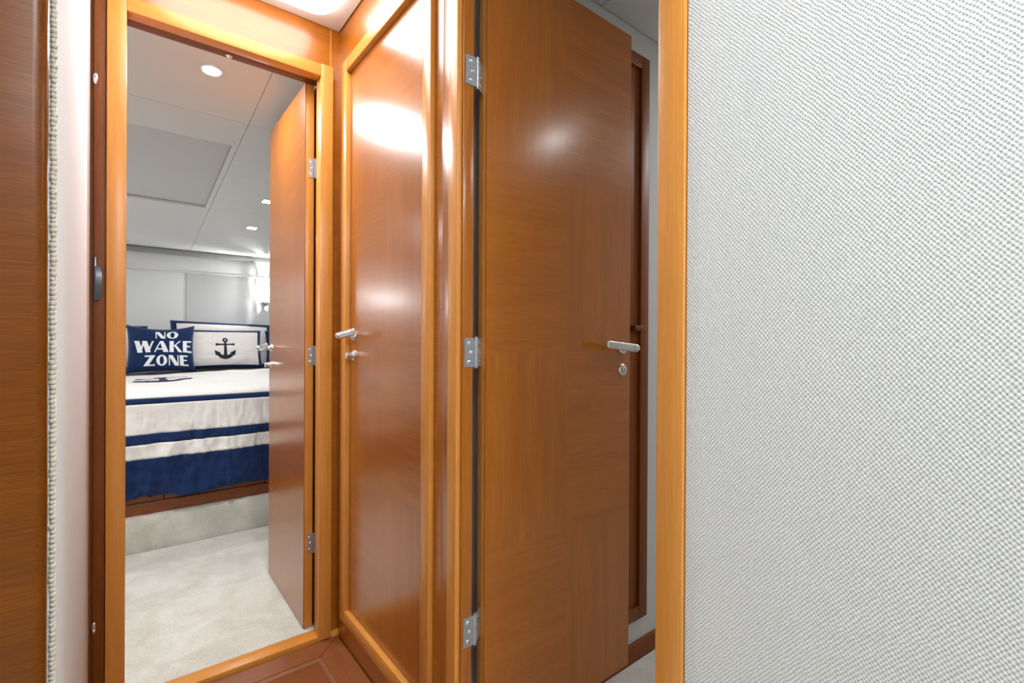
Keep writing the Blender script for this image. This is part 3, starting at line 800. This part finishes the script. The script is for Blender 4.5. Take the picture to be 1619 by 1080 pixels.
# ------------------------------------------------------------------ pillows
class Pillow:
    def __init__(s, name, w, h, t, loc, rot, label, mat, border=None, bmat=None, pinch=0.06, seed=0, group='pillows on the bed', sag=0.0, bw=0.024):
        s.w, s.h, s.t, s.pinch, s.seed, s.sag = w, h, t, pinch, seed, sag
        s.root = empty(name, loc, label, 'pillow', group)
        s.root.rotation_euler = rot
        n = 40
        P = [[[s.front(-1 + 2 * i / n, -1 + 2 * j / n, side) for i in range(n + 1)] for j in range(n + 1)] for side in (1, -1)]
        def build(nm, keep, m, grow=0.0):
            vs, fs, idx = [], [], {}
            for k, side in enumerate((1, -1)):
                for j in range(n):
                    for i in range(n):
                        if not keep(-1 + 2 * (i + .5) / n, -1 + 2 * (j + .5) / n): continue
                        q = []
                        for (a, b_) in ((i, j), (i + 1, j), (i + 1, j + 1), (i, j + 1)):
                            edge = a in (0, n) or b_ in (0, n)
                            key = (a, b_, 0 if edge else k)
                            if key not in idx:
                                idx[key] = len(vs); vs.append(P[k][b_][a])
                            q.append(idx[key])
                        fs.append(q if side == 1 else q[::-1])
            me = bpy.data.meshes.new(nm); me.from_pydata(vs, [], fs); me.validate()
            for p in me.polygons: p.use_smooth = True
            me.materials.append(m)
            o = bpy.data.objects.new(nm, me); COL.objects.link(o); o.parent = s.root
            return o
        if border:
            ku, kv = 1 - 2 * bw / w, 1 - 2 * bw / h
            build('cover', lambda u, v: abs(u) < ku and abs(v) < kv, mat)
            build(border, lambda u, v: not (abs(u) < ku and abs(v) < kv), bmat)
        else: build('cover', lambda u, v: True, mat)
    def front(s, u, v, side=1, off=0.0):
        c = s.pinch
        x = s.w / 2 * u * (1 - c * (1 - v * v)); z = s.h / 2 * v * (1 - c * (1 - u * u)) + s.h / 2
        z -= s.sag * (1 - u * u) * max(0.0, v)
        b_ = max(0.0, (1 - u * u) * (1 - v * v)) ** 0.42
        d = s.t / 2 * b_ + 0.006 * b_ * noise.noise((u * 2.6 + s.seed, v * 2.6, side)) + 0.003 * b_ * noise.noise((u * 7 + s.seed, v * 7, side * 3)) + off
        return (x, -side * d, z)
    def place(s, name, quads, mat, cx, cy, sx, sy, div=5):
        """quads in unit space to the front of the pillow; cx, cy, sx, sy in metres from the middle of its base"""
        fn = lambda a, b_: s.front((cx + a * sx) / (s.w / 2), (cy + b_ * sy - s.h / 2) / (s.h / 2), 1, 0.0025)
        vs, fs = quads_mesh(name, quads, fn, mat, None, div)
        me = bpy.data.meshes.new(name); me.from_pydata(vs, [], fs); me.validate(); me.materials.append(mat)
        o = bpy.data.objects.new(name, me); COL.objects.link(o); o.parent = s.root
        return o

TILT = math.radians(-14)
sham = Pillow('pillow_sham', 0.70, 0.365, 0.15, (0.61, 4.38, 0.752), (math.radians(-12), math.radians(1.8), math.radians(2)), 'large white pillow with navy border behind the anchor pillow', white_cloth, 'border', navy_cloth, seed=3, pinch=0.03, sag=-0.004, bw=0.028)
sham2 = Pillow('pillow_sham', 0.66, 0.335, 0.15, (-0.195, 4.39, 0.745), (math.radians(-12), 0, math.radians(-2)), 'white pillow with navy border behind the lettered navy pillow', white_cloth, 'border', navy_cloth, seed=5, pinch=0.03, bw=0.022)
sham3 = Pillow('pillow', 0.42, 0.32, 0.13, (1.105, 4.30, 0.735), (math.radians(-10), 0, math.radians(-6)), 'dark navy pillow at the right end of the bed behind the door handle', navy_cloth, seed=8)
anc = Pillow('anchor_pillow', 0.53, 0.305, 0.13, (0.588, 4.20, 0.752), (math.radians(-13), 0, math.radians(1)), 'white oblong pillow with a black anchor and navy edging', white_cloth, 'border', navy_cloth, seed=11, pinch=0.035, bw=0.021)
anc.place('anchor_print', anchor_quads(), print_navy, 0.005, 0.065, 0.145, 0.165)
wake = Pillow('lettered_pillow', 0.388, 0.335, 0.14, (0.203, 4.105, 0.748), (math.radians(-13), 0, math.radians(-2)), 'navy square pillow lettered NO WAKE ZONE in white', navy_cloth, seed=15, pinch=0.065, sag=0.022)

# lettering: thick and thin strokes, each glyph in a unit box
def bar(x0, y0, x1, y1, w0, w1=None):
    w1 = w0 if w1 is None else w1
    return [[(x0 - w0, y0), (x0 + w0, y0), (x1 + w1, y1), (x1 - w1, y1)]]
def hbar(x0, x1, y, t): return [[(x0, y - t), (x1, y - t), (x1, y + t), (x0, y + t)]]
GL = {
    'N': bar(0.10, 0, 0.10, 1, 0.05) + bar(0.80, 0, 0.22, 1, 0.20, 0.20) + bar(0.93, 0, 0.93, 1, 0.05),
    'O': ringq(0.5, 0.5, 0.52, 0.40, 0.52, 0.20, 32),
    'W': bar(0.30, 0, 0.12, 1, 0.13, 0.13) + bar(0.30, 0, 0.50, 1, 0.05, 0.05) + bar(0.72, 0, 0.52, 1, 0.13, 0.13) + bar(0.72, 0, 0.97, 1, 0.05, 0.05),
    'A': bar(0.03, 0, 0.46, 1, 0.05, 0.05) + bar(0.82, 0, 0.50, 1, 0.19, 0.13) + hbar(0.2, 0.7, 0.26, 0.055),
    'K': bar(0.17, 0, 0.17, 1, 0.17) + bar(0.34, 0.48, 0.86, 1, 0.06, 0.07) + bar(0.88, 0, 0.44, 0.58, 0.16, 0.10),
    'E': bar(0.22, 0, 0.22, 1, 0.22) + hbar(0.40, 0.95, 0.93, 0.07) + hbar(0.40, 0.82, 0.52, 0.06) + hbar(0.40, 0.98, 0.07, 0.07),
    'Z': hbar(0.06, 0.95, 0.93, 0.07) + bar(0.20, 0.05, 0.76, 0.95, 0.20, 0.20) + hbar(0.03, 0.97, 0.07, 0.07),
}
def word(txt, spots, y0, hgt):
    for ch, (x, w) in zip(txt, spots):
        wake.place('letter', GL[ch], print_white, x, y0, w, hgt)
# positions in metres from the pillow's middle
word('NO', [(-0.038, 0.060), (0.030, 0.066)], 0.236, 0.062)
word('WAKE', [(-0.158, 0.110), (-0.044, 0.084), (0.046, 0.076), (0.128, 0.056)], 0.126, 0.088)
word('ZONE', [(-0.102, 0.066), (-0.030, 0.060), (0.038, 0.062), (0.106, 0.052)], 0.030, 0.074)

# ------------------------------------------------------------------ reading lamps on the wall at each side of the bed
def sconce(x, label):
    y = YW - 0.075; z = 1.335
    t = empty('wall_lamp', (x, YW, 1.27), label, 'wall lamp', 'reading lamps by the bed')
    lathe('back_plate', (x, YW - 0.004, z - 0.03), (0, -1, 0), [(0, 0), (0, 0.035), (0.008, 0.035), (0.012, 0.028), (0.012, 0)], chrome, t)
    bm = bmesh.new(); add_cyl(bm, (x, YW - 0.015, z - 0.03), (x, y, z - 0.03), 0.006); bm_obj('arm', bm, chrome, t, smooth=True, angle=0.7)
    lathe('holder', (x, y, z - 0.055), (0, 0, 1), [(0, 0), (0, 0.045), (0.006, 0.047), (0.010, 0.016), (0.028, 0.014), (0.028, 0)], chrome, t)
    lathe('bulb', (x, y, z - 0.03), (0, 0, 1), [(0, 0.010), (0.012, 0.013), (0.028, 0.018), (0.040, 0.015), (0.048, 0.008), (0.050, 0)], emit('lit_bulb', (1, 0.98, 0.95, 1), 30.0), t)
    for k in range(11):
        a = 2 * math.pi * (k + 0.25 * math.sin(k * 2.3)) / 11
        px_, py_ = x + 0.046 * math.cos(a), y + 0.046 * math.sin(a)
        bm = bmesh.new()
        wv = 0.006 + 0.004 * ((k * 7) % 3) / 2
        vsec = []
        for zz in [i / 8 for i in range(9)]:
            tw = 0.5 * math.sin(zz * 4 + k); rr = 1 + 0.12 * math.sin(zz * 9 + k * 1.7)
            c = Vector((x + 0.046 * rr * math.cos(a), y + 0.046 * rr * math.sin(a), z - 0.05 + zz * 0.21))
            tdir = Vector((-math.sin(a + tw), math.cos(a + tw), 0)); nd = Vector((math.cos(a + tw), math.sin(a + tw), 0))
            vsec.append([bm.verts.new(c + tdir * wv * q + nd * 0.0015 * p) for q, p in ((-1, -1), (1, -1), (1, 1), (-1, 1))])
        for A, B in zip(vsec, vsec[1:]):
            for i in range(4): bm.faces.new((A[i], A[(i + 1) % 4], B[(i + 1) % 4], B[i]))
        bm.faces.new(vsec[0][::-1]); bm.faces.new(vsec[-1])
        bm_obj('glass_strip', bm, frost, t, smooth=True, angle=0.8)
    l = bpy.data.lights.new('lamp', 'POINT'); l.energy = LV['sconce']; l.shadow_soft_size = 0.012; l.color = LC
    o = bpy.data.objects.new('lamp', l); o.location = (x, y, z + 0.045); link(o, t)
sconce(0.93, 'glowing glass wall lamp right of the bed behind the door edge')
sconce(-0.90, 'glowing glass wall lamp left of the bed, reflected in the closet door')
